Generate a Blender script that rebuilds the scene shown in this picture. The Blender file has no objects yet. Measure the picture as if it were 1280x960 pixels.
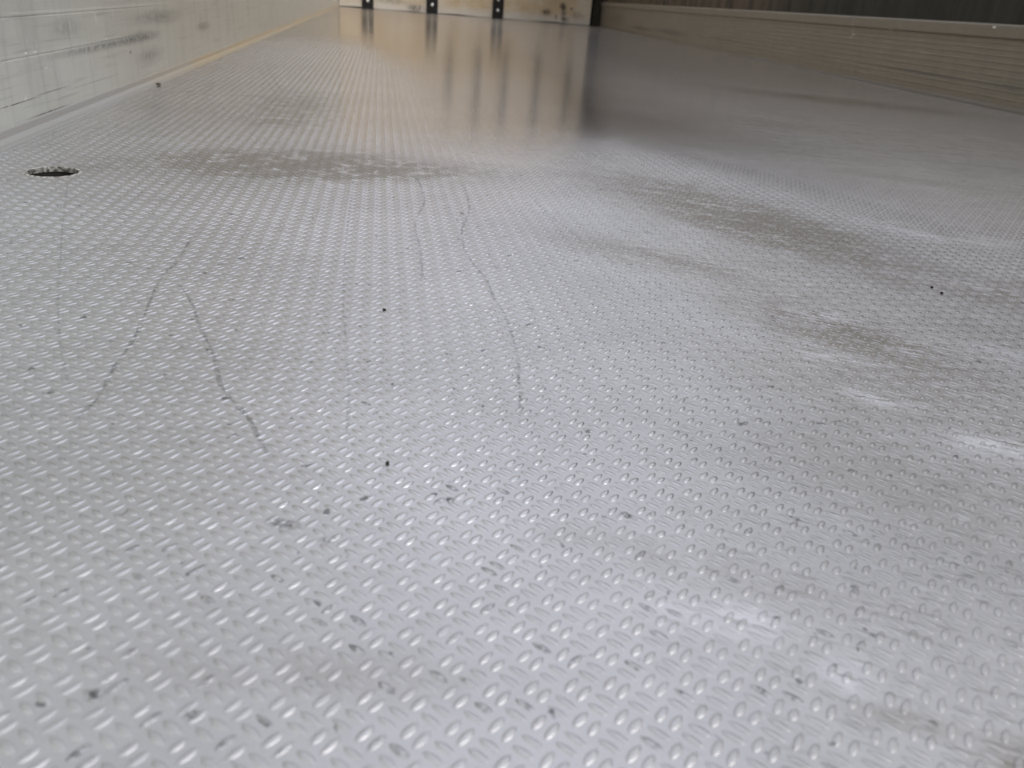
import bpy, bmesh, math, random
import numpy as np
from mathutils import Vector, Matrix

random.seed(7)
rng = np.random.default_rng(7)
SC = bpy.context.scene
COL = SC.collection

# ------------------------------------------------------------------ camera
F_PX, PITCH, YAW, ROLL = 1010.56, 0.44313, 0.17982, 0.081143
CAM_H = 0.20
cp, sp, cy, sy = math.cos(PITCH), math.sin(PITCH), math.cos(YAW), math.sin(YAW)
fwd = Vector((sy * cp, cy * cp, -sp))
right0 = Vector((cy, -sy, 0))
up0 = right0.cross(fwd)
right = right0 * math.cos(ROLL) + up0 * math.sin(ROLL)
up = -right0 * math.sin(ROLL) + up0 * math.cos(ROLL)
cd = bpy.data.cameras.new('camera')
cam = bpy.data.objects.new('camera', cd)
COL.objects.link(cam)
cam.matrix_world = Matrix(((right.x, up.x, -fwd.x, 0), (right.y, up.y, -fwd.y, 0),
                           (right.z, up.z, -fwd.z, CAM_H), (0, 0, 0, 1)))
cd.sensor_width = 36.0
cd.lens = 36.0 * F_PX / 1280.0
cd.clip_start = 0.01
cd.dof.use_dof = True
cd.dof.focus_distance = 0.60
cd.dof.aperture_fstop = 13.5
SC.camera = cam

# ------------------------------------------------------------------ light: overcast sky, brighter behind and to the right
w = bpy.data.worlds.new('overcast_sky')
SC.world = w
w.use_nodes = True
nt = w.node_tree
nt.nodes.clear()
wo = nt.nodes.new('ShaderNodeOutputWorld')
bg = nt.nodes.new('ShaderNodeBackground')
tc = nt.nodes.new('ShaderNodeTexCoord')
sx = nt.nodes.new('ShaderNodeSeparateXYZ')
rp = nt.nodes.new('ShaderNodeValToRGB')
nt.links.new(tc.outputs['Generated'], sx.inputs[0])
nt.links.new(sx.outputs['Z'], rp.inputs[0])
rp.color_ramp.elements[0].position = 0.0
rp.color_ramp.elements[0].color = (0.46, 0.44, 0.43, 1)
rp.color_ramp.elements[1].position = 0.75
rp.color_ramp.elements[1].color = (0.82, 0.86, 0.955, 1)
# a brighter break in the cloud, high up ahead to the right; sky behind is dimmed, standing in for the person at the camera
def wmath(op, a, b):
    n = nt.nodes.new('ShaderNodeMath'); n.operation = op
    for i, v in enumerate((a, b)):
        if isinstance(v, (int, float)): n.inputs[i].default_value = v
        else: nt.links.new(v, n.inputs[i])
    return n.outputs[0]
LA, LE = math.radians(32), math.radians(52)
dt = nt.nodes.new('ShaderNodeVectorMath'); dt.operation = 'DOT_PRODUCT'
nt.links.new(tc.outputs['Generated'], dt.inputs[0])
dt.inputs[1].default_value = (math.sin(LA) * math.cos(LE), math.cos(LA) * math.cos(LE), math.sin(LE))
lobe = wmath('MULTIPLY', wmath('POWER', wmath('MAXIMUM', dt.outputs['Value'], 0.0), 9.0), 0.40)
back = wmath('ADD', 0.82, wmath('MULTIPLY', sx.outputs['Y'], 0.32))
nt.links.new(wmath('MULTIPLY', wmath('ADD', back, lobe), 0.94), bg.inputs['Strength'])
nt.links.new(rp.outputs[0], bg.inputs['Color'])
nt.links.new(bg.outputs[0], wo.inputs['Surface'])

sd = bpy.data.lights.new('veiled_sun', 'SUN')
sun = bpy.data.objects.new('veiled_sun', sd)
COL.objects.link(sun)
SUN_AZ, SUN_EL = math.radians(118), math.radians(36)      # azimuth clockwise from +Y (into the body)
sdir = Vector((math.sin(SUN_AZ) * math.cos(SUN_EL), math.cos(SUN_AZ) * math.cos(SUN_EL), math.sin(SUN_EL)))
sun.rotation_euler = sdir.to_track_quat('Z', 'Y').to_euler()
sd.energy = 2.2
sd.angle = math.radians(50)
sd.color = (1.0, 0.97, 0.93)

SC.view_settings.view_transform = 'Standard'
SC.view_settings.look = 'None'
SC.view_settings.gamma = 1
SC.view_settings.use_curve_mapping = False
SC.view_settings.exposure = 0.0
SC.cycles.use_denoising = True
SC.cycles.denoising_input_passes = 'RGB_ALBEDO'

# ------------------------------------------------------------------ node helper
class Mat:
    def __init__(s, name):
        s.m = bpy.data.materials.new(name)
        s.m.use_nodes = True
        s.t = s.m.node_tree
        s.t.nodes.clear()
        s.out = s.n('ShaderNodeOutputMaterial')
        s.b = s.n('ShaderNodeBsdfPrincipled')
        s.t.links.new(s.b.outputs[0], s.out.inputs['Surface'])
        s.tc = s.n('ShaderNodeTexCoord')
        s.P = s.tc.outputs['Object']
    def n(s, k): return s.t.nodes.new(k)
    def put(s, sock, v):
        if isinstance(v, bpy.types.NodeSocket): s.t.links.new(v, sock)
        elif isinstance(v, tuple) and len(v) == 3 and sock.type == 'RGBA': sock.default_value = (*v, 1)
        else: sock.default_value = v
    def math(s, op, a, b=0.0, c=0.0, clamp=False):
        n = s.n('ShaderNodeMath'); n.operation = op; n.use_clamp = clamp
        s.put(n.inputs[0], a); s.put(n.inputs[1], b); s.put(n.inputs[2], c)
        return n.outputs[0]
    def mapr(s, v, a, b, c=0.0, d=1.0, smooth=True):
        n = s.n('ShaderNodeMapRange'); n.interpolation_type = 'SMOOTHSTEP' if smooth else 'LINEAR'
        s.put(n.inputs[0], v)
        for i, x in enumerate((a, b, c, d)): s.put(n.inputs[1 + i], x)
        return n.outputs[0]
    def mix(s, f, a, b, mode='MIX'):
        n = s.n('ShaderNodeMix'); n.data_type = 'RGBA'; n.blend_type = mode
        s.put(n.inputs[0], f); s.put(n.inputs[6], a); s.put(n.inputs[7], b)
        return n.outputs[2]
    def noise(s, vec, scale, detail=4, rough=0.55, dist=0.0):
        n = s.n('ShaderNodeTexNoise')
        s.put(n.inputs['Vector'], vec); s.put(n.inputs['Scale'], scale)
        s.put(n.inputs['Detail'], detail); s.put(n.inputs['Roughness'], rough); s.put(n.inputs['Distortion'], dist)
        return n.outputs['Fac']
    def mapping(s, vec, loc=(0, 0, 0), rot=(0, 0, 0), sc=(1, 1, 1), kind='POINT'):
        n = s.n('ShaderNodeMapping'); n.vector_type = kind
        s.put(n.inputs[0], vec)
        n.inputs['Location'].default_value = loc; n.inputs['Rotation'].default_value = rot
        n.inputs['Scale'].default_value = sc
        return n.outputs[0]
    def sep(s, vec):
        n = s.n('ShaderNodeSeparateXYZ'); s.put(n.inputs[0], vec); return n.outputs
    def patch(s, vec, c, r, rot=0.0, edge=0.2):
        """soft ellipse: 1 inside, 0 outside"""
        m = s.mapping(vec, c, (0, 0, rot), r, 'TEXTURE')
        l = s.n('ShaderNodeVectorMath'); l.operation = 'LENGTH'
        s.put(l.inputs[0], m)
        return s.mapr(l.outputs['Value'], edge, 1.0, 1.0, 0.0)
    def total(s, L):
        v = L[0]
        for x in L[1:]: v = s.math('ADD', v, x)
        return v
    def scale(s, v, k): return s.math('MULTIPLY', v, k)
    def attr(s, name):
        n = s.n('ShaderNodeAttribute'); n.attribute_name = name; return n.outputs['Fac']
    def bump(s, h, strength=0.3, dist=0.001):
        n = s.n('ShaderNodeBump'); s.put(n.inputs['Strength'], strength); n.inputs['Distance'].default_value = dist
        s.put(n.inputs['Height'], h); s.t.links.new(n.outputs[0], s.b.inputs['Normal'])
    def set(s, color=None, rough=None, metal=None, spec=None):
        for k, v in (('Base Color', color), ('Roughness', rough), ('Metallic', metal), ('Specular IOR Level', spec)):
            if v is not None: s.put(s.b.inputs[k], v)
        return s.m
    def curve(s, xs, f):
        """float curve through (t, value) in 0..1"""
        n = s.n('ShaderNodeFloatCurve'); c = n.mapping.curves[0]
        pts = sorted(xs)
        c.points[0].location = pts[0]; c.points[1].location = pts[-1]
        for p in pts[1:-1]: c.points.new(*p)
        n.mapping.update()
        s.put(n.inputs['Value'], f); n.inputs['Factor'].default_value = 1
        return n.outputs[0]

# ------------------------------------------------------------------ mesh helpers
def link(name, me, mat=None, parent=None, kind=None):
    o = bpy.data.objects.new(name, me)
    COL.objects.link(o)
    if mat: me.materials.append(mat)
    if parent: o.parent = parent
    if kind: o['kind'] = kind
    return o

def from_bm(name, bm, mat, parent=None, kind=None, smooth=False):
    bmesh.ops.recalc_face_normals(bm, faces=bm.faces)
    me = bpy.data.meshes.new(name)
    bm.to_mesh(me); bm.free()
    if smooth:
        for p in me.polygons: p.use_smooth = True
    return link(name, me, mat, parent, kind)

def box(bm, x0, x1, y0, y1, z0, z1, bev=0.0):
    vs = [bm.verts.new((x, y, z)) for x in (x0, x1) for y in (y0, y1) for z in (z0, z1)]
    fs = [(0, 1, 3, 2), (4, 6, 7, 5), (0, 4, 5, 1), (2, 3, 7, 6), (0, 2, 6, 4), (1, 5, 7, 3)]
    faces = [bm.faces.new([vs[i] for i in f]) for f in fs]
    if bev:
        es = list({e for f in faces for e in f.edges})
        bmesh.ops.bevel(bm, geom=es, offset=bev, segments=2, affect='EDGES', profile=0.6)

def thing(o, label, cat, group=None):
    o['label'] = label; o['category'] = cat
    if group: o['group'] = group
    return o

def empty(name, loc):
    o = bpy.data.objects.new(name, None); COL.objects.link(o); o.location = loc; o.empty_display_size = 0.05
    return o

# ------------------------------------------------------------------ layout
XL = -0.447                                   # foot of the left side wall
def xr(y): return 1.902 + (y - 2.2) * 0.0647  # foot of the right side wall
YE = 9.43                                     # face of the end board
Y0 = -0.35
HOLE = (-0.3414, 0.9262); HR = 0.0256
A, B = 0.01319, 0.01389                       # pitch of the tread pattern
AX, AY = 0.0372, 0.3258                       # one bar pair sits here

# ------------------------------------------------------------------ floor material
def floor_material():
    s = Mat('worn_aluminium_tread')
    P = s.P
    x, y, z = s.sep(P)
    bar = s.attr('bar'); tone = s.attr('tone')
    n_big = s.noise(P, 5.0, 4, 0.6)
    n_mid = s.noise(P, 38.0, 4, 0.6)
    n_fine = s.noise(P, 330.0, 3, 0.6)
    ps = s.mapping(P, (0, 0, 0), (0, 0, math.radians(28)), (1, 1, 1))
    ps = s.mapping(ps, (0, 0, 0), (0, 0, 0), (44, 330, 44))
    n_str = s.noise(ps, 1.0, 4, 0.6)
    ps2 = s.mapping(s.mapping(P, (0, 0, 0), (0, 0, math.radians(30)), (1, 1, 1)), (0, 0, 0), (0, 0, 0), (12, 42, 12))
    n_sm = s.noise(ps2, 1.0, 5, 0.62)
    col = s.mix(s.mapr(n_big, 0.3, 0.7), (0.56, 0.553, 0.566), (0.64, 0.632, 0.648))
    col = s.mix(s.scale(s.mapr(n_mid, 0.45, 0.75), 0.25), col, (0.47, 0.46, 0.46))
    rmask = s.mapr(s.math('ADD', x, s.scale(y, -0.10)), 0.02, 0.22)
    col = s.mix(s.scale(rmask, 0.85), col, s.mix(s.mapr(n_big, 0.3, 0.7), (0.43, 0.425, 0.43), (0.53, 0.525, 0.535)))
    col = s.mix(s.mapr(y, 0.9, 2.6, 0.0, 0.4), col, (0.52, 0.455, 0.375))
    col = s.mix(s.math('MULTIPLY', s.mapr(x, 0.45, 0.9), s.mapr(y, 3.0, 0.9, 0.0, 0.85)), col, s.mix(s.mapr(n_sm, 0.35, 0.65), (0.60, 0.565, 0.53), (0.72, 0.69, 0.66)))
    # streaks rubbed across the right half
    st = s.math('MULTIPLY', s.mapr(n_str, 0.555, 0.66), rmask)
    col = s.mix(s.scale(st, 0.52), col, (0.24, 0.23, 0.22))
    st2 = s.math('MULTIPLY', s.mapr(n_str, 0.44, 0.27), rmask)
    # powdery white patches
    W = [((.3406, .536, 0), (.055, .020, 9), -25, .9), ((.3911, .893, 0), (.09, .014, 9), -27, .8),
         ((.1321, .2128, 0), (.022, .016, 9), -20, .9), ((.1593, .1875, 0), (.017, .015, 9), 20, 1.0),
         ((.1064, .2187, 0), (.020, .012, 9), -20, .6), ((.3276, .3368, 0), (.05, .03, 9), -25, .8),
         ((.295, .394, 0), (.045, .018, 9), -25, .7), ((.3077, .453, 0), (.045, .014, 9), -25, .7),
         ((.60, .80, 0), (.16, .06, 9), -28, .55), ((.52, .62, 0), (.12, .03, 9), -28, .55),
         ((.42, .47, 0), (.10, .03, 9), -30, .5)]
    wv = s.total([s.scale(s.patch(P, c, r, math.radians(a), 0.1), k) for c, r, a, k in W])
    wv = s.math('MULTIPLY', wv, s.math('MULTIPLY', s.mapr(n_sm, 0.36, 0.56), s.mapr(n_str, 0.66, 0.42)))
    wv = s.scale(wv, 1.25)
    wv = s.math('MAXIMUM', s.math('MINIMUM', wv, 1.0), s.scale(st2, 0.5))
    col = s.mix(s.scale(wv, 0.55), col, (0.76, 0.76, 0.83))
    # brown grey dirt
    D = [((.37, .92, 0), (.38, .16, 9), -63, 1.2), ((.41, .80, 0), (.20, .12, 9), -55, 1.0), ((.335, .49, 0), (.17, .08, 9), -58, .9), ((.30, .40, 0), (.18, .08, 9), -40, .5), ((.27, .30, 0), (.14, .07, 9), -30, .35),
         ((.55, .60, 0), (.18, .09, 9), -28, .7), ((-.13, 1.03, 0), (.26, .18, 9), 8, 1.5),
         ((-.02, 1.02, 0), (.32, .12, 9), 3, 1.0), ((-.16, 1.55, 0), (.14, .42, 9), 0, 1.1), ((-.33, .95, 0), (.1, .12, 9), 0, .6), ((-.203, .66, 0), (.035, .03, 9), 0, .45), ((-.16, 1.35, 0), (.16, .10, 9), 0, .5),
         ((1.35, 2.35, 0), (.75, .22, 9), -30, .9), ((.77, 1.13, 0), (.26, .06, 9), -28, .6), ((.8, 1.7, 0), (.5, .22, 9), -30, .45),
         ((.24, .68, 0), (.16, .06, 9), -40, .75), ((.42, .60, 0), (.30, .20, 9), -50, .42), ((1.2, 2.2, 0), (1.0, .8, 9), 0, .42), ((.197, .146, 0), (.028, .016, 9), 0, .9), ((-.30, 1.65, 0), (.2, .05, 9), 0, .45),
         ((.17, .165, 0), (.03, .008, 9), -20, .6), ((-.02, .20, 0), (.10, .02, 9), -10, .30), ((.13, .245, 0), (.12, .02, 9), -25, .3)]
    n_iso = s.noise(P, 34.0, 5, 0.72)
    n_d = s.mix(rmask, n_iso, s.math('ADD', s.scale(n_sm, 0.45), s.scale(n_str, 0.55)))
    dv = s.total([s.scale(s.patch(P, c, r, math.radians(a), 0.0), k) for c, r, a, k in D])
    dv = s.math('MULTIPLY', dv, s.mapr(n_d, 0.34, 0.56))
    dv = s.math('MULTIPLY', dv, s.math('SUBTRACT', 1.0, s.scale(bar, 0.55)))
    dv = s.math('MULTIPLY', dv, s.mapr(n_fine, 0.25, 0.65, 0.55, 1.0))
    dv = s.math('MINIMUM', s.math('MULTIPLY', dv, s.math('SUBTRACT', 1.0, s.scale(wv, 0.8))), 1.0)
    col = s.mix(s.math('MINIMUM', s.scale(dv, 1.15), 0.92), col, (0.175, 0.152, 0.125))
    # smudges
    S = [((-.0384, .2822, 0), (.010, .005, 9), -20, .9), ((-.0202, .2706, 0), (.005, .004, 9), 0, .8), ((.0305, .2972, 0), (.0028, .0032, 9), 0, 1.3),
         ((.1075, .282, 0), (.0055, .0026, 9), -50, 1.3), ((.1833, .2772, 0), (.0045, .002, 9), -45, 1.3), ((.0036, .3281, 0), (.0017, .0014, 9), 0, 1.5),
         ((-.085, .196, 0), (.004, .004, 9), 0, 1.1), ((-.055, .186, 0), (.004, .003, 9), 0, .8)]
    sv = s.total([s.scale(s.patch(P, c, r, math.radians(a), 0.2), k) for c, r, a, k in S])
    sv = s.math('MULTIPLY', sv, s.mapr(n_fine, 0.35, 0.60))
    # scratches: x as a function of y
    SCR = [([(-.1583, .7076), (-.1537, .6285), (-.156, .5953), (-.153, .5522), (-.149, .513), (-.1454, .4709), (-.145, .4322), (-.143, .3942), (-.1453, .3759), (-.1459, .363)], .0010, .95),
           ([(-.1437, .5817), (-.1244, .5365), (-.1127, .4992), (-.1005, .4661), (-.0922, .4396), (-.0843, .4104), (-.0708, .3842), (-.0626, .3678), (-.0584, .3556), (-.0466, .3279)], .0011, .95),
           ([(.096, .9641), (.0928, .852), (.073, .6917), (.0772, .6367), (.0826, .5984), (.0829, .5652), (.0865, .5256), (.0863, .493), (.0843, .4487), (.0799, .42), (.0788, .4063), (.0665, .3538)], .0011, .85),
           ([(.0313, 1.0057), (.0471, .8886), (.0325, .7535), (.0342, .6875), (.0317, .5871)], .0012, .75),
           ([(-.0301, .8898), (-.0258, .5568), (-.0199, .4585), (-.016, .3742), (-.0168, .3433)], .0008, .55),
           ([(-.3182, .9027), (-.2699, .7373), (-.2319, .6135), (-.2179, .5677), (-.1696, .4308), (-.1551, .4015)], .0009, .6),
           ([(-.3185, 2.4763), (-.2376, 1.9925), (-.1887, 1.723)], .0024, .8), ([(-.2855, 2.1358), (-.2341, 1.8749), (-.1946, 1.6801)], .0022, .8),
           ([(.16, 1.05), (.1775, .80), (.21, .62)], .0010, .6)]
    n_brk = s.noise(P, 75.0, 3, 0.6)
    for pts, wd, k in SCR:
        ys = [p[1] for p in pts]; xs = [p[0] for p in pts]
        ya, yb, xa, xb = min(ys), max(ys), min(xs) - .01, max(xs) + .01
        t = s.math('DIVIDE', s.math('SUBTRACT', y, ya), yb - ya)
        cx = s.curve([((p[1] - ya) / (yb - ya), (p[0] - xa) / (xb - xa)) for p in pts], t)
        d = s.math('ABSOLUTE', s.math('SUBTRACT', x, s.math('ADD', s.scale(cx, xb - xa), xa)))
        ins = s.math('MULTIPLY', s.mapr(t, 0.0, 0.05), s.mapr(t, 1.0, 0.93))
        ln = s.math('MULTIPLY', s.math('MULTIPLY', s.mapr(s.math('ADD', d, s.scale(s.math('SUBTRACT', n_mid, 0.5), 0.004)), wd * 0.3, wd * 1.6, 1.0, 0.0), ins), s.mapr(n_brk, 0.38, 0.56, 0.25, 1.0))
        sv = s.math('MAXIMUM', sv, s.scale(s.math('MULTIPLY', ln, s.mapr(n_fine, 0.32, 0.58)), k * 0.75))
    # dark scuffed tops of single bars
    tn = s.math('MULTIPLY', tone, s.mapr(n_fine, 0.38, 0.62))
    edge = s.attr('edge')
    eg = s.math('MULTIPLY', s.math('MULTIPLY', edge, s.math('MAXIMUM', s.scale(rmask, 0.9), 0.18)), s.mapr(s.noise(P, 170.0, 3, 0.6), 0.34, 0.52))
    tn = s.math('MAXIMUM', tn, s.scale(eg, 1.0))
    fl = s.mapr(s.noise(P, 105.0, 2, 0.5), 0.685, 0.745)
    sv = s.math('MAXIMUM', sv, s.scale(fl, 0.8))
    sv = s.math('MINIMUM', s.math('MAXIMUM', sv, s.scale(tn, 0.75)), 1.0)
    col = s.mix(s.scale(sv, 0.85), col, (0.10, 0.10, 0.105))
    # bars are polished by wear, dirt and powder are matt
    rough = s.mix(bar, (0.38, 0.38, 0.38), (0.20, 0.20, 0.20))
    rough = s.mix(s.math('MAXIMUM', s.scale(dv, 0.6), s.scale(wv, 0.7)), rough, (0.55, 0.55, 0.55))
    rough = s.mix(s.mapr(y, 0.6, 1.5), rough, s.mix(0.85, rough, (0.10, 0.10, 0.10)))
    far = s.mapr(y, 0.7, 1.7)
    rough = s.mix(s.mapr(y, 0.33, 0.19), rough, (0.48, 0.48, 0.48))
    rough = s.mix(s.mapr(y, 5.5, 9.0), rough, (0.26, 0.26, 0.26))
    rough = s.mix(s.math('MULTIPLY', rmask, s.math('SUBTRACT', 1.0, far)), rough, s.mix(s.math('SUBTRACT', 0.6, s.scale(bar, 0.5)), rough, (0.48, 0.48, 0.48)))
    metal = s.math('SUBTRACT', s.math('SUBTRACT', 0.93, s.math('ADD', s.scale(s.math('MULTIPLY', rmask, s.math('SUBTRACT', 1.0, far)), 0.45), s.scale(s.math('MULTIPLY', far, s.math('MULTIPLY', s.mapr(x, 0.3, 0.9), s.mapr(y, 4.0, 1.3, 0.45, 1.0))), 0.72))), s.math('ADD', s.scale(dv, 0.75), s.scale(wv, 0.4)), clamp=True)
    metal = s.math('MAXIMUM', metal, s.math('MULTIPLY', bar, s.math('SUBTRACT', s.math('SUBTRACT', 0.94, s.scale(rmask, 0.50)), s.scale(dv, 0.5))))
    h = s.math('ADD', s.scale(n_fine, 0.6), s.scale(n_str, 0.8))
    s.bump(h, s.mapr(y, 0.5, 1.5, 0.12, 0.02), 0.0006)
    return s.set(col, rough, metal, 0.6)

# ------------------------------------------------------------------ floor: plate with raised bars in alternating pairs
def bar_template(stations, across):
    """lens shaped bar: returns verts (u,v,h) in unit form and faces"""
    vs = [(-1.0, 0.0, 0.0)]
    us = np.linspace(-1, 1, stations + 2)[1:-1]
    us = np.sign(us) * np.abs(us) ** 0.85
    vv = {7: np.array([-1, -.84, -.55, 0, .55, .84, 1]), 5: np.array([-1, -.72, 0, .72, 1])}[across]
    for u in us:
        wd = (1 - u * u) ** 0.75
        for v in vv:
            vs.append((u, v * wd, (1 - abs(v) ** 2.8) * (1 - abs(u) ** 3) ** 0.8))
    vs.append((1.0, 0.0, 0.0))
    F = []
    nx = len(us)
    for j in range(across - 1):
        F.append((0, 1 + j + 1, 1 + j))
    for i in range(nx - 1):
        for j in range(across - 1):
            a = 1 + i * across + j
            F.append((a, a + 1, a + across + 1, a + across))
    e = len(vs) - 1
    for j in range(across - 1):
        a = 1 + (nx - 1) * across + j
        F.append((a, a + 1, e))
    return np.array(vs), F

def make_floor():
    V, LI, LS, BAR, TONE, EDGE = [], [], [], [], [], []
    nv = 0
    def add(verts, faces, bar, tone, edge=None):
        nonlocal nv
        V.append(verts); BAR.append(bar); TONE.append(tone); EDGE.append(bar * 0 if edge is None else edge)
        for f in faces:                      # f: (n, k) arrays of vertex ids
            LI.append((f + nv).reshape(-1)); LS.append(np.full(len(f), f.shape[1]))
        nv += len(verts)
    # plate with the round drain opening
    q = 0.06; hx, hy = HOLE
    xa, xb = XL - 0.05, 2.6
    P = [(xa, Y0), (xb, Y0), (xb, hy - q), (xa, hy - q), (hx - q, hy - q), (hx + q, hy - q), (hx + q, hy + q), (hx - q, hy + q),
         (xa, hy + q), (xb, hy + q), (xb, YE + 0.2), (xa, YE + 0.2)]
    add(np.array([(a, b, 0.0) for a, b in P]), [np.array([(0, 1, 2, 3), (3, 4, 7, 8), (5, 2, 9, 6), (8, 9, 10, 11)])], np.zeros(12), np.zeros(12))
    n = 48
    th = np.arange(n) / n * 2 * np.pi
    c, si = np.cos(th), np.sin(th)
    k = 1 / np.maximum(abs(c), abs(si))
    ring = np.concatenate([np.stack([hx + HR * c, hy + HR * si, 0 * c], 1), np.stack([hx + q * c * k, hy + q * si * k, 0 * c], 1)])
    i = np.arange(n); j = (i + 1) % n
    add(ring, [np.stack([i, i + n, j + n, j], 1)], np.zeros(2 * n), np.zeros(2 * n))
    # bars
    def bars(ya, yb, stations, across):
        T, F = bar_template(stations, across)
        i0, i1 = int((XL - AX) / A) - 1, int((2.5 - AX) / A) + 1
        j0, j1 = int(math.floor((ya - AY) / B)), int(math.ceil((yb - AY) / B))
        I, J = np.meshgrid(np.arange(i0, i1), np.arange(j0, j1), indexing='ij')
        I = I.ravel(); J = J.ravel()
        cx = AX + I * A; cyy = AY + J * B
        out = []
        for (ox, oy, ang, sxx, syy) in ((0, 0, 45, 1.72, -1.85), (0, 0, 45, -1.72, 1.85), (.5, .5, -45, 1.78, 1.72), (.5, .5, -45, -1.78, -1.72)):
            X = cx + ox * A + sxx * 1e-3; Y = cyy + oy * B + syy * 1e-3
            out.append(np.stack([X, Y, np.full_like(X, math.radians(ang))], 1))
        K = np.concatenate(out)
        X, Y = K[:, 0], K[:, 1]
        ok = (Y >= ya) & (Y < yb) & (X > XL + 0.022) & (X < 1.902 + (Y - 2.2) * 0.0647 - 0.02)
        ok &= np.hypot(X - hx, Y - hy) > HR + 0.004
        # only the part of the bed a camera near the photograph's can see
        ok &= (X < 0.35 + (Y + 0.05) * 1.1) & (X > -0.35 - (Y + 0.05) * 0.75)
        K = K[ok]; X, Y = K[:, 0], K[:, 1]; m = len(K)
        L = 4.15e-3 * (1 + 0.05 * rng.standard_normal(m)); W = 1.55e-3 * (1 + 0.06 * rng.standard_normal(m))
        H = 0.50e-3 * (1 + 0.10 * rng.standard_normal(m))
        # tread worn and clogged on the right, trodden flat toward the far end
        def sm(t): t = np.clip(t, 0, 1); return t * t * (3 - 2 * t)
        worn = sm((X + np.where(Y < 1.4, 0.36 * Y, 0.504 - 0.12 * (Y - 1.4)) - 0.76) / 0.22) * sm((1.75 - X) / 0.4) * sm((Y - 0.55) / 0.3) * 0.88
        H *= (1 - worn) * (1 - (0.35 + 0.25 * sm((X + 0.05) / 0.25)) * sm((Y - 0.8) / 0.7)) * (1 - 0.85 * sm((Y - 1.9 - 0.8 * sm((0.1 - X) / 0.25)) / 2.2))
        rot = K[:, 2] + 0.03 * rng.standard_normal(m)
        u = T[None, :, 0] * L[:, None]; v = T[None, :, 1] * W[:, None]
        cr, sr = np.cos(rot)[:, None], np.sin(rot)[:, None]
        vx = X[:, None] + u * cr - v * sr; vy = Y[:, None] + u * sr + v * cr
        vz = T[None, :, 2] * H[:, None] - 0.00004
        verts = np.stack([vx, vy, vz], 2).reshape(-1, 3)
        base = (np.arange(m) * len(T))[:, None]
        quads = np.array([f for f in F if len(f) == 4]); tris = np.array([f for f in F if len(f) == 3])
        fl = [(base[:, :, None] + a[None]).reshape(-1, a.shape[1]) for a in (quads, tris) if len(a)]
        tone = (rng.random(m) < np.where(Y < 0.27, 0.075, 0.010)) * rng.uniform(0.4, 1.0, m)
        add(verts, fl, np.repeat(np.ones(m), len(T)) * np.clip(np.tile(T[:, 2], m) * 2, 0, 1), np.repeat(tone, len(T)), np.clip(1 - np.tile(T[:, 2], m) * 1.6, 0, 1))
    bars(0.02, 0.8, 5, 7)
    bars(0.8, 4.4, 3, 5)
    V = np.concatenate(V); LI = np.concatenate(LI); LS = np.concatenate(LS)
    me = bpy.data.meshes.new('floor')
    me.vertices.add(len(V)); me.vertices.foreach_set('co', V.astype(np.float32).ravel())
    me.loops.add(len(LI)); me.loops.foreach_set('vertex_index', LI.astype(np.int32))
    me.polygons.add(len(LS))
    st = np.concatenate([[0], np.cumsum(LS)[:-1]])
    me.polygons.foreach_set('loop_start', st.astype(np.int32))
    me.polygons.foreach_set('loop_total', LS.astype(np.int32))
    me.polygons.foreach_set('use_smooth', np.ones(len(LS), dtype=bool))
    for nm, arr in (('bar', np.concatenate(BAR)), ('tone', np.concatenate(TONE)), ('edge', np.concatenate(EDGE))):
        a = me.attributes.new(nm, 'FLOAT', 'POINT'); a.data.foreach_set('value', arr.astype(np.float32))
    me.update()
    o = link('floor', me, floor_material(), kind='structure')
    o['label'] = 'silver grey aluminium tread plate floor of the truck bed'
    return o
floor = make_floor()

# ------------------------------------------------------------------ side walls: stacked aluminium planks
def wall_material(name, c1, c2, tan, stains, nicks, lines, rough=0.42, metal=0.55):
    s = Mat(name)
    P = s.P                                   # local: y along the wall, z up
    x, y, z = s.sep(P)
    nb = s.noise(P, 3.5, 4, 0.6)
    pv = s.mapping(P, (0, 0, 0), (0, 0, 0), (1, 26, 3.5))
    nv_ = s.noise(pv, 1.0, 5, 0.65)
    ph = s.mapping(P, (0, 0, 0), (0, 0, 0), (1, 5, 160))
    nh = s.noise(ph, 1.0, 4, 0.6)
    nf = s.noise(P, 90.0, 4, 0.65)
    q = s.mapping(P, (0, 0, 0), (0, 0, 0), (0, 1, 1))
    col = s.mix(s.mapr(nb, 0.3, 0.7), c1, c2)
    col = s.mix(s.mapr(y, 1.2, 2.6, 0.0, 0.75), col, tan)
    col = s.mix(s.scale(s.mapr(nv_, 0.46, 0.80), 0.24), col, (0.16, 0.15, 0.14))
    col = s.mix(s.scale(s.mapr(nv_, 0.42, 0.25), 0.14), col, (0.72, 0.72, 0.70))
    col = s.mix(s.scale(s.mapr(nh, 0.5, 0.78), 0.28), col, (0.17, 0.16, 0.15))
    col = s.mix(s.scale(s.mapr(nh, 0.42, 0.25), 0.22), col, (0.75, 0.74, 0.72))
    def ell(L, edge):
        return s.total([s.scale(s.patch(q, (0, c[0], c[1]), (9, r[0], r[1]), 0, edge), k) for c, r, k in L])
    if stains:
        sv = s.math('MULTIPLY', ell(stains, 0.0), s.mapr(nf, 0.28, 0.6))
        col = s.mix(s.math('MINIMUM', sv, 0.9), col, (0.10, 0.10, 0.10))
    if lines:
        lv = s.math('MULTIPLY', ell(lines, 0.3), s.mapr(nf, 0.3, 0.5))
        col = s.mix(s.math('MINIMUM', lv, 0.9), col, (0.13, 0.12, 0.11))
    if nicks:
        col = s.mix(s.math('MINIMUM', ell(nicks, 0.5), 1.0), col, (0.93, 0.93, 0.90))
    s.bump(s.math('ADD', nh, s.scale(nf, 0.4)), 0.25, 0.001)
    return s.set(col, rough, metal, 0.4)

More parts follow.
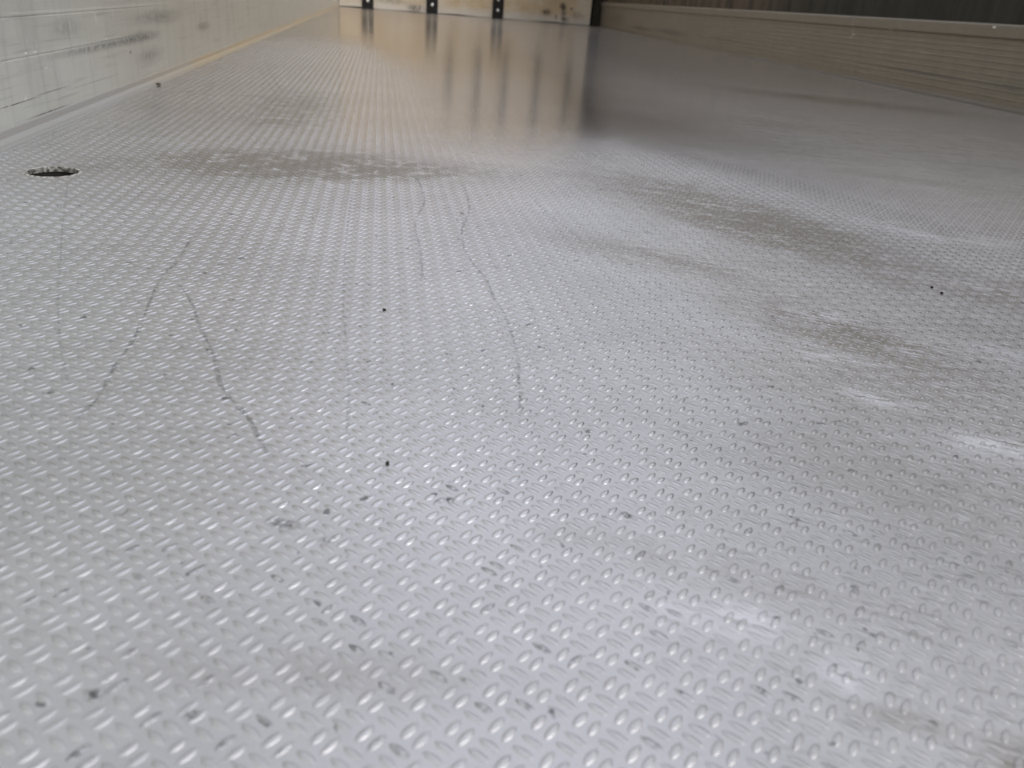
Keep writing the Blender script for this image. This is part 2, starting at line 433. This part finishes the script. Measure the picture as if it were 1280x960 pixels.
def plank_profile(joints, top, lip):
    """(out, z) points; 'out' grows toward the inside of the bed"""
    p = [(0.0, 0.0)]
    for z in joints:
        p += [(0.0, z - 0.0030), (-0.0008, z - 0.0024), (-0.0008, z - 0.0008), (0.0005, z), (0.0006, z + 0.0012), (0.0, z + 0.004)]
    p += [(0.0, top), (-lip, top), (-lip, 0.0)]
    return p

def extrude_profile(name, prof, base, direc, inward, length, mat, kind=None, parent=None):
    """sweep the profile along local +Y of an object set at base"""
    bm = bmesh.new()
    a = [bm.verts.new((o, 0, z)) for o, z in prof]
    b = [bm.verts.new((o, length, z)) for o, z in prof]
    n = len(prof)
    for i in range(n):
        j = (i + 1) % n
        bm.faces.new((a[i], a[j], b[j], b[i]))
    bm.faces.new(a); bm.faces.new(list(reversed(b)))
    o = from_bm(name, bm, mat, parent, kind)
    ang = math.atan2(-direc[0], direc[1])
    o.location = base
    o.rotation_euler = (0, 0, ang)
    if inward < 0: o.scale = (-1, 1, 1)
    return o

oy = Y0   # the wall's own y starts here
def st(L): return [((c[0] - oy, c[1]), r, k) for c, r, k in L]
m_left = wall_material('scuffed_grey_aluminium', (0.66, 0.69, 0.645), (0.76, 0.775, 0.735), (0.60, 0.555, 0.465),
    st([((1.75, .084), (.22, .016), .65), ((1.80, .048), (.14, .024), .5), ((1.5, .082), (.35, .010), .6), ((2.35, .08), (.14, .016), .5),
        ((1.66, .0625), (.012, .004), 1.2), ((1.74, .012), (.03, .003), 1.0), ((1.35, .115), (.10, .02), .35), ((1.9, .115), (.3, .02), .5)]),
    st([((1.19, .0925), (.007, .0016), 1), ((1.22, .092), (.008, .0012), 1), ((1.25, .070), (.006, .0012), 1), ((1.165, .040), (.004, .003), .8),
        ((1.49, .125), (.0022, .010), .9), ((1.585, .125), (.0016, .012), .7), ((1.20, .105), (.0015, .008), .6), ((1.23, .10), (.0015, .010), .6), ((1.53, .092), (.006, .0014), 1)]),
    st([((1.14, .0375), (.10, .0009), 1.0), ((1.26, .0395), (.09, .0009), .8), ((1.24, .0150), (.10, .0012), .9), ((1.45, .034), (.20, .0008), .4)]))
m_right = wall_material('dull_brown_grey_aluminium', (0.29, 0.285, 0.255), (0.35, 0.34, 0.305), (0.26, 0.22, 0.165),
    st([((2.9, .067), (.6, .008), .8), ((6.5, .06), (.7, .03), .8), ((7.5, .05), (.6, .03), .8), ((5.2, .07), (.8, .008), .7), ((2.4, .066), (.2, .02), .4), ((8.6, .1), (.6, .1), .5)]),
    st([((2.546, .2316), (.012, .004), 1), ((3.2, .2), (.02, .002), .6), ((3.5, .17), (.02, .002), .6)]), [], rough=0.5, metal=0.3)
JL = [0.0895, 0.1365, 0.245, 0.46, 0.68, 0.90, 1.12, 1.34, 1.56, 1.78]
wl = extrude_profile('wall_left', plank_profile(JL, 1.9, 0.03), (XL, Y0, 0), (0, 1), 1, YE + 0.2 - Y0, m_left, 'structure')
ra, rb = (xr(Y0), Y0), (xr(YE + 0.2), YE + 0.2)
rd = (rb[0] - ra[0], rb[1] - ra[1]); rl = math.hypot(*rd)
def right_profile():
    p = [(0.0, 0.0)]
    for z in (0.030, 0.052, 0.070, 0.092, 0.112, 0.131, 0.150, 0.168, 0.185):
        p += [(0.0, z - 0.002), (-0.0009, z - 0.0012), (-0.0009, z), (0.0009, z + 0.001), (0.0, z + 0.005)]
    p += [(0.0, 0.198), (0.010, 0.204), (0.012, 0.236), (0.006, 0.242), (-0.03, 0.242), (-0.03, 0.0)]
    return p
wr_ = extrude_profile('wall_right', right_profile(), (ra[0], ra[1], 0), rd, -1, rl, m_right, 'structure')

s = Mat('dark_weathered_panel')
pv = s.mapping(s.P, (0, 0, 0), (0, 0, 0), (1, 14, 2))
nn = s.noise(pv, 1.0, 5, 0.6)
x, y, z = s.sep(s.P)
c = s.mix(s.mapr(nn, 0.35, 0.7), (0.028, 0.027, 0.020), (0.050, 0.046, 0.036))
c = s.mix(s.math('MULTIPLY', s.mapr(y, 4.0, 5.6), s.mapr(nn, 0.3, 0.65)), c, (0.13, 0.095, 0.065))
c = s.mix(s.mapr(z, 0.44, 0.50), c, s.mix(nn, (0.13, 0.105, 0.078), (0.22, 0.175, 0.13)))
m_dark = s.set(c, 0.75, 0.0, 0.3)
def upper_profile():
    p = [(-0.006, 0.242)]
    for z in (0.46, 0.68, 0.90, 1.12, 1.34):
        p += [(-0.006, z - 0.004), (-0.010, z), (-0.006, z + 0.004)]
    return p + [(-0.006, 1.4), (-0.03, 1.4), (-0.03, 0.242)]
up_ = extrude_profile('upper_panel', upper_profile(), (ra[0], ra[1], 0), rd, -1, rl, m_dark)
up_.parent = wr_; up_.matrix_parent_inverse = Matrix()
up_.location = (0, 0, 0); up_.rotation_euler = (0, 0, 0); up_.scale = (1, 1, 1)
up_['label'] = 'dark upper part of the right side wall'

# flanges along the foot of the side walls
def flange_material(name, c1, far_tint):
    s = Mat(name)
    x, y, z = s.sep(s.P)
    nb = s.noise(s.mapping(s.P, (0, 0, 0), (0, 0, 0), (40, 3, 40)), 1.0, 5, 0.6)
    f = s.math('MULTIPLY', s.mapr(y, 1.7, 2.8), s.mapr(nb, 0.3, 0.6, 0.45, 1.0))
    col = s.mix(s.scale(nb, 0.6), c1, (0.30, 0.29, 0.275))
    col = s.mix(f, col, far_tint)  # warm tint comes in toward the far end, broken by noise
    return s.set(col, 0.42, 0.35, 0.4)
prof = [(0, 0.0), (0.018, 0.0), (0.017, 0.0006), (0.0105, 0.0018), (0.0050, 0.0058), (0.0016, 0.0125), (0, 0.0135)]
bl = extrude_profile('baseboard_left', prof, (XL, Y0, 0), (0, 1), 1, YE - Y0, flange_material('grey_tan_flange', (0.36, 0.36, 0.35), (0.42, 0.34, 0.22)), 'structure')
br_ = extrude_profile('baseboard_right', prof, (ra[0], ra[1], 0), rd, -1, rl - 0.2, flange_material('dull_flange', (0.19, 0.18, 0.17), (0.17, 0.145, 0.11)), 'structure')

# ------------------------------------------------------------------ far end
s = Mat('dark_rusty_steel')
nn = s.noise(s.mapping(s.P, (0, 0, 0), (0, 0, 0), (14, 14, 4)), 1.0, 5, 0.6)
m_post = s.set(s.mix(s.mapr(nn, 0.35, 0.7), (0.018, 0.016, 0.012), (0.06, 0.05, 0.035)), 0.7, 0.2)
s = Mat('black_void_steel')
m_back = s.set((0.03, 0.028, 0.024), 0.8, 0.0)
bm = bmesh.new(); box(bm, XL - 0.1, 2.6, YE + 0.13, YE + 0.17, 0.0, 2.5)
from_bm('wall_back', bm, m_back, kind='structure')
s = Mat('pale_painted_post')
nn = s.noise(s.P, 30, 4)
m_pale = s.set(s.mix(nn, (0.70, 0.66, 0.58), (0.5, 0.46, 0.40)), 0.5, 0.0)
bm = bmesh.new(); box(bm, XL + 0.002, XL + 0.014, YE - 0.02, YE + 0.02, 0.0, 2.5, 0.002)
from_bm('trim_1', bm, m_pale, kind='structure')
bm = bmesh.new(); box(bm, 2.275, 2.365, YE + 0.02, YE + 0.10, 0.0, 2.5, 0.006)
from_bm('trim_2', bm, m_post, kind='structure')

BX0, BX1 = -0.427, 2.248
s = Mat('weathered_beige_board')
P = s.P
x, y, z = s.sep(P)
n1 = s.noise(P, 3.2, 5, 0.62)
n2 = s.noise(s.mapping(P, (3, 0, 0), (0, 0, 0), (6, 6, 16)), 1.0, 5, 0.65)
n3 = s.noise(P, 45, 4, 0.6)
col = s.mix(s.mapr(n1, 0.34, 0.66), (0.66, 0.50, 0.31), (0.80, 0.70, 0.56))
col = s.mix(s.scale(s.mapr(n2, 0.5, 0.75), 0.5), col, (0.44, 0.37, 0.28))
col = s.mix(s.mapr(s.math('ADD', z, s.scale(n2, 0.06)), 0.14, 0.06, 0.0, 0.75), col, (0.76, 0.72, 0.66))
def e3(L):
    return s.total([s.scale(s.patch(s.mapping(P, (0, 0, 0), (0, 0, 0), (1, 0, 1)), (c[0] - BX0, 0, c[1]), (r[0], 9, r[1]), 0, 0.1), k) for c, r, k in L])
sv = e3([((1.76, .10), (.075, .05), .9), ((1.935, .17), (.05, .05), 1.5), ((1.95, .10), (.05, .09), .8), ((1.97, .04), (.06, .04), .9), ((2.03, .15), (.02, .02), 1.0),
         ((.36, .04), (.13, .06), .8), ((.1, .09), (.25, .05), .45), ((2.1, .09), (.10, .06), .35), ((1.87, .06), (.02, .04), .7)])
col = s.mix(s.math('MINIMUM', s.math('MULTIPLY', sv, s.mapr(n3, 0.32, 0.58)), 0.93), col, (0.06, 0.05, 0.04))
s.bump(s.math('ADD', n2, n3), 0.3, 0.004)
m_board = s.set(col, 0.6, 0.0)
s = Mat('black_strap_steel'); m_strap = s.set(s.mix(s.noise(s.P, 20, 4), (0.006, 0.006, 0.006), (0.018, 0.017, 0.015)), 0.45, 0.0)
s = Mat('bright_bolt_zinc'); m_bolt = s.set((0.85, 0.85, 0.83), 0.3, 0.7)

eb = empty('end_board', (BX0, YE, 0))
thing(eb, 'weathered beige board across the far end with three black bolted straps', 'board')
bm = bmesh.new()
wd = BX1 - BX0
def board_bm():
    # slightly ragged lower edge, boards joined edge to edge
    bm = bmesh.new()
    xs = np.linspace(0, wd, 60)
    zs = [None, 0.42, 0.424, 0.86, 0.864, 1.30, 1.304, 2.50]
    rowf, rowb = [], []
    for i, z in enumerate(zs):
        rf = []
        for xx in xs:
            zz = z if z is not None else 0.006 + 0.005 * math.sin(xx * 9) * math.sin(xx * 3.1 + 1)
            rf.append(bm.verts.new((xx, 0.004 if i in (2, 4, 6) else 0.0, zz)))
        rowf.append(rf)
    for i in (0, 7):
        rowb.append([bm.verts.new((v.co.x, 0.045, v.co.z)) for v in rowf[i]])
    for r in range(7):
        for k in range(len(xs) - 1):
            bm.faces.new((rowf[r][k], rowf[r][k + 1], rowf[r + 1][k + 1], rowf[r + 1][k]))
    for k in range(len(xs) - 1):
        bm.faces.new((rowb[0][k], rowb[0][k + 1], rowf[0][k + 1], rowf[0][k]))
        bm.faces.new((rowb[1][k], rowb[1][k + 1], rowf[7][k + 1], rowf[7][k]))
        bm.faces.new((rowb[0][k], rowb[0][k + 1], rowb[1][k + 1], rowb[1][k]))
    for k in (0, -1):
        bm.faces.new([rowf[i][k] for i in range(8)] + [rowb[1][k], rowb[0][k]])
    return bm
bp = from_bm('panel', board_bm(), m_board, eb)
bolt_me = None
def bolt(parent, x, z):
    global bolt_me
    if bolt_me is None:
        b = bmesh.new()
        bmesh.ops.create_uvsphere(b, u_segments=16, v_segments=8, radius=0.0125)
        for v in b.verts: v.co.z *= 0.55
        bmesh.ops.create_cone(b, cap_ends=True, segments=24, radius1=0.0155, radius2=0.0145, depth=0.004)
        bmesh.ops.rotate(b, verts=b.verts, cent=(0, 0, 0), matrix=Matrix.Rotation(math.pi / 2, 3, 'X'))
        me = bpy.data.meshes.new('bolt'); b.to_mesh(me); b.free()
        for p in me.polygons: p.use_smooth = True
        me.materials.append(m_bolt); bolt_me = me
    o = bpy.data.objects.new('bolt', bolt_me); COL.objects.link(o); o.parent = parent
    o.location = (x, -0.0135, z)
for cx, zs in ((-0.135, (.075, .175, .27)), (0.533, (.084, .185, .28)), (1.232, (.080, .182, .28))):
    bm = bmesh.new(); box(bm, cx - BX0 - 0.059, cx - BX0 + 0.059, -0.012, 0.0, 0.002, 0.34, 0.003)
    so = from_bm('strap', bm, m_strap, eb)
    so['label'] = 'black strap'
    for zz in zs: bolt(so, cx - BX0, zz)
for cx, k in ((0.74, .5), (1.05, .8), (1.35, .9), (1.71, 1.0), (2.06, 1.0)):
    bm = bmesh.new(); box(bm, cx - BX0 - 0.030, cx - BX0 + 0.030, -0.035, 0.0, 0.50, 0.62 + 0.62 * k, 0.004)
    from_bm('rib', bm, m_strap, eb)

# ------------------------------------------------------------------ drain opening in the plate
s = Mat('chipped_plate_edge')
nn = s.noise(s.P, 260, 3, 0.6)
zz = s.sep(s.P)[2]
m_ring = s.set(s.mix(s.mapr(nn, 0.42, 0.62), (0.66, 0.65, 0.62), (0.16, 0.14, 0.12)), 0.5, 0.5)
s = Mat('dark_drain_pipe'); m_pipe = s.set(s.mix(s.noise(s.P, 120, 4), (0.012, 0.012, 0.011), (0.035, 0.03, 0.026)), 0.8, 0.0)
dh = empty('drain_hole', (HOLE[0], HOLE[1], 0))
thing(dh, 'round dark drain hole with chipped bright rim in the floor plate by left wall', 'drain')
def lathe(prof, n=48, jit=0.0):
    bm = bmesh.new(); rows = []
    for i in range(n):
        a = 2 * math.pi * i / n
        jj = 1 + jit * random.uniform(-1, 1)
        rows.append([bm.verts.new((r * jj * math.cos(a), r * jj * math.sin(a), z)) for r, z in prof])
    for i in range(n):
        p, q = rows[i], rows[(i + 1) % n]
        for k in range(len(prof) - 1):
            bm.faces.new((p[k], q[k], q[k + 1], p[k + 1]))
    return bm
from_bm('rim', lathe([(0.0278, 0.0000), (0.0270, 0.0005), (0.0258, 0.0006), (0.0250, 0.0002), (0.0250, -0.0048), (0.0262, -0.0050)], 64, 0.012), m_ring, dh, smooth=False)
pb = lathe([(0.0258, -0.0046), (0.0256, -0.045)], 48)
pb.faces.new([v for v in pb.verts if v.co.z < -0.04])
from_bm('pipe', pb, m_pipe, dh)

# ------------------------------------------------------------------ loose crumbs
s = Mat('black_grit'); m_grit = s.set(s.mix(s.noise(s.P, 900, 3), (0.012, 0.011, 0.010), (0.05, 0.045, 0.04)), 0.8, 0.0)
s = Mat('brown_flake'); m_flake = s.set(s.mix(s.noise(s.P, 300, 3), (0.05, 0.035, 0.025), (0.16, 0.12, 0.09)), 0.8, 0.0)
def crumb(name, loc, size, mat, label, cat, seed):
    r = random.Random(seed)
    b = bmesh.new()
    bmesh.ops.create_icosphere(b, subdivisions=2, radius=1.0)
    for v in b.verts:
        k = 1 + r.uniform(-0.28, 0.28)
        v.co = Vector((v.co.x * size[0] * k, v.co.y * size[1] * k, (v.co.z + 0.85) * size[2]))
        v.co.z = max(v.co.z, 0.0)
    o = from_bm(name, b, mat)
    o.location = loc
    o.rotation_euler = (0, 0, r.uniform(0, 3))
    thing(o, label, cat)
crumb('grit_crumb', (0.0028, 0.5309, 0), (.0011, .0009, .0008), m_grit, 'tiny black crumb alone on the clean tread plate near the middle', 'grit', 1)
crumb('grit_crumb', (0.0036, 0.3281, 0), (.0010, .0008, .0008), m_grit, 'small black crumb on the tread plate nearer than the lone middle one', 'grit', 2)
crumb('grit_crumb', (0.4743, 0.6098, 0), (.0013, .0010, .0010), m_grit, 'black crumb on the greyish plate at right, farther of a close pair', 'grit', 3)
crumb('grit_crumb', (0.4735, 0.5945, 0), (.0014, .0011, .0010), m_grit, 'black crumb on the greyish plate at right, nearer of a close pair', 'grit', 4)
crumb('paint_flake', (XL + 0.024, 1.735, 0.0005), (.006, .004, .0025), m_flake, 'curled brown flake lying at the foot of the left side wall', 'flake', 5)
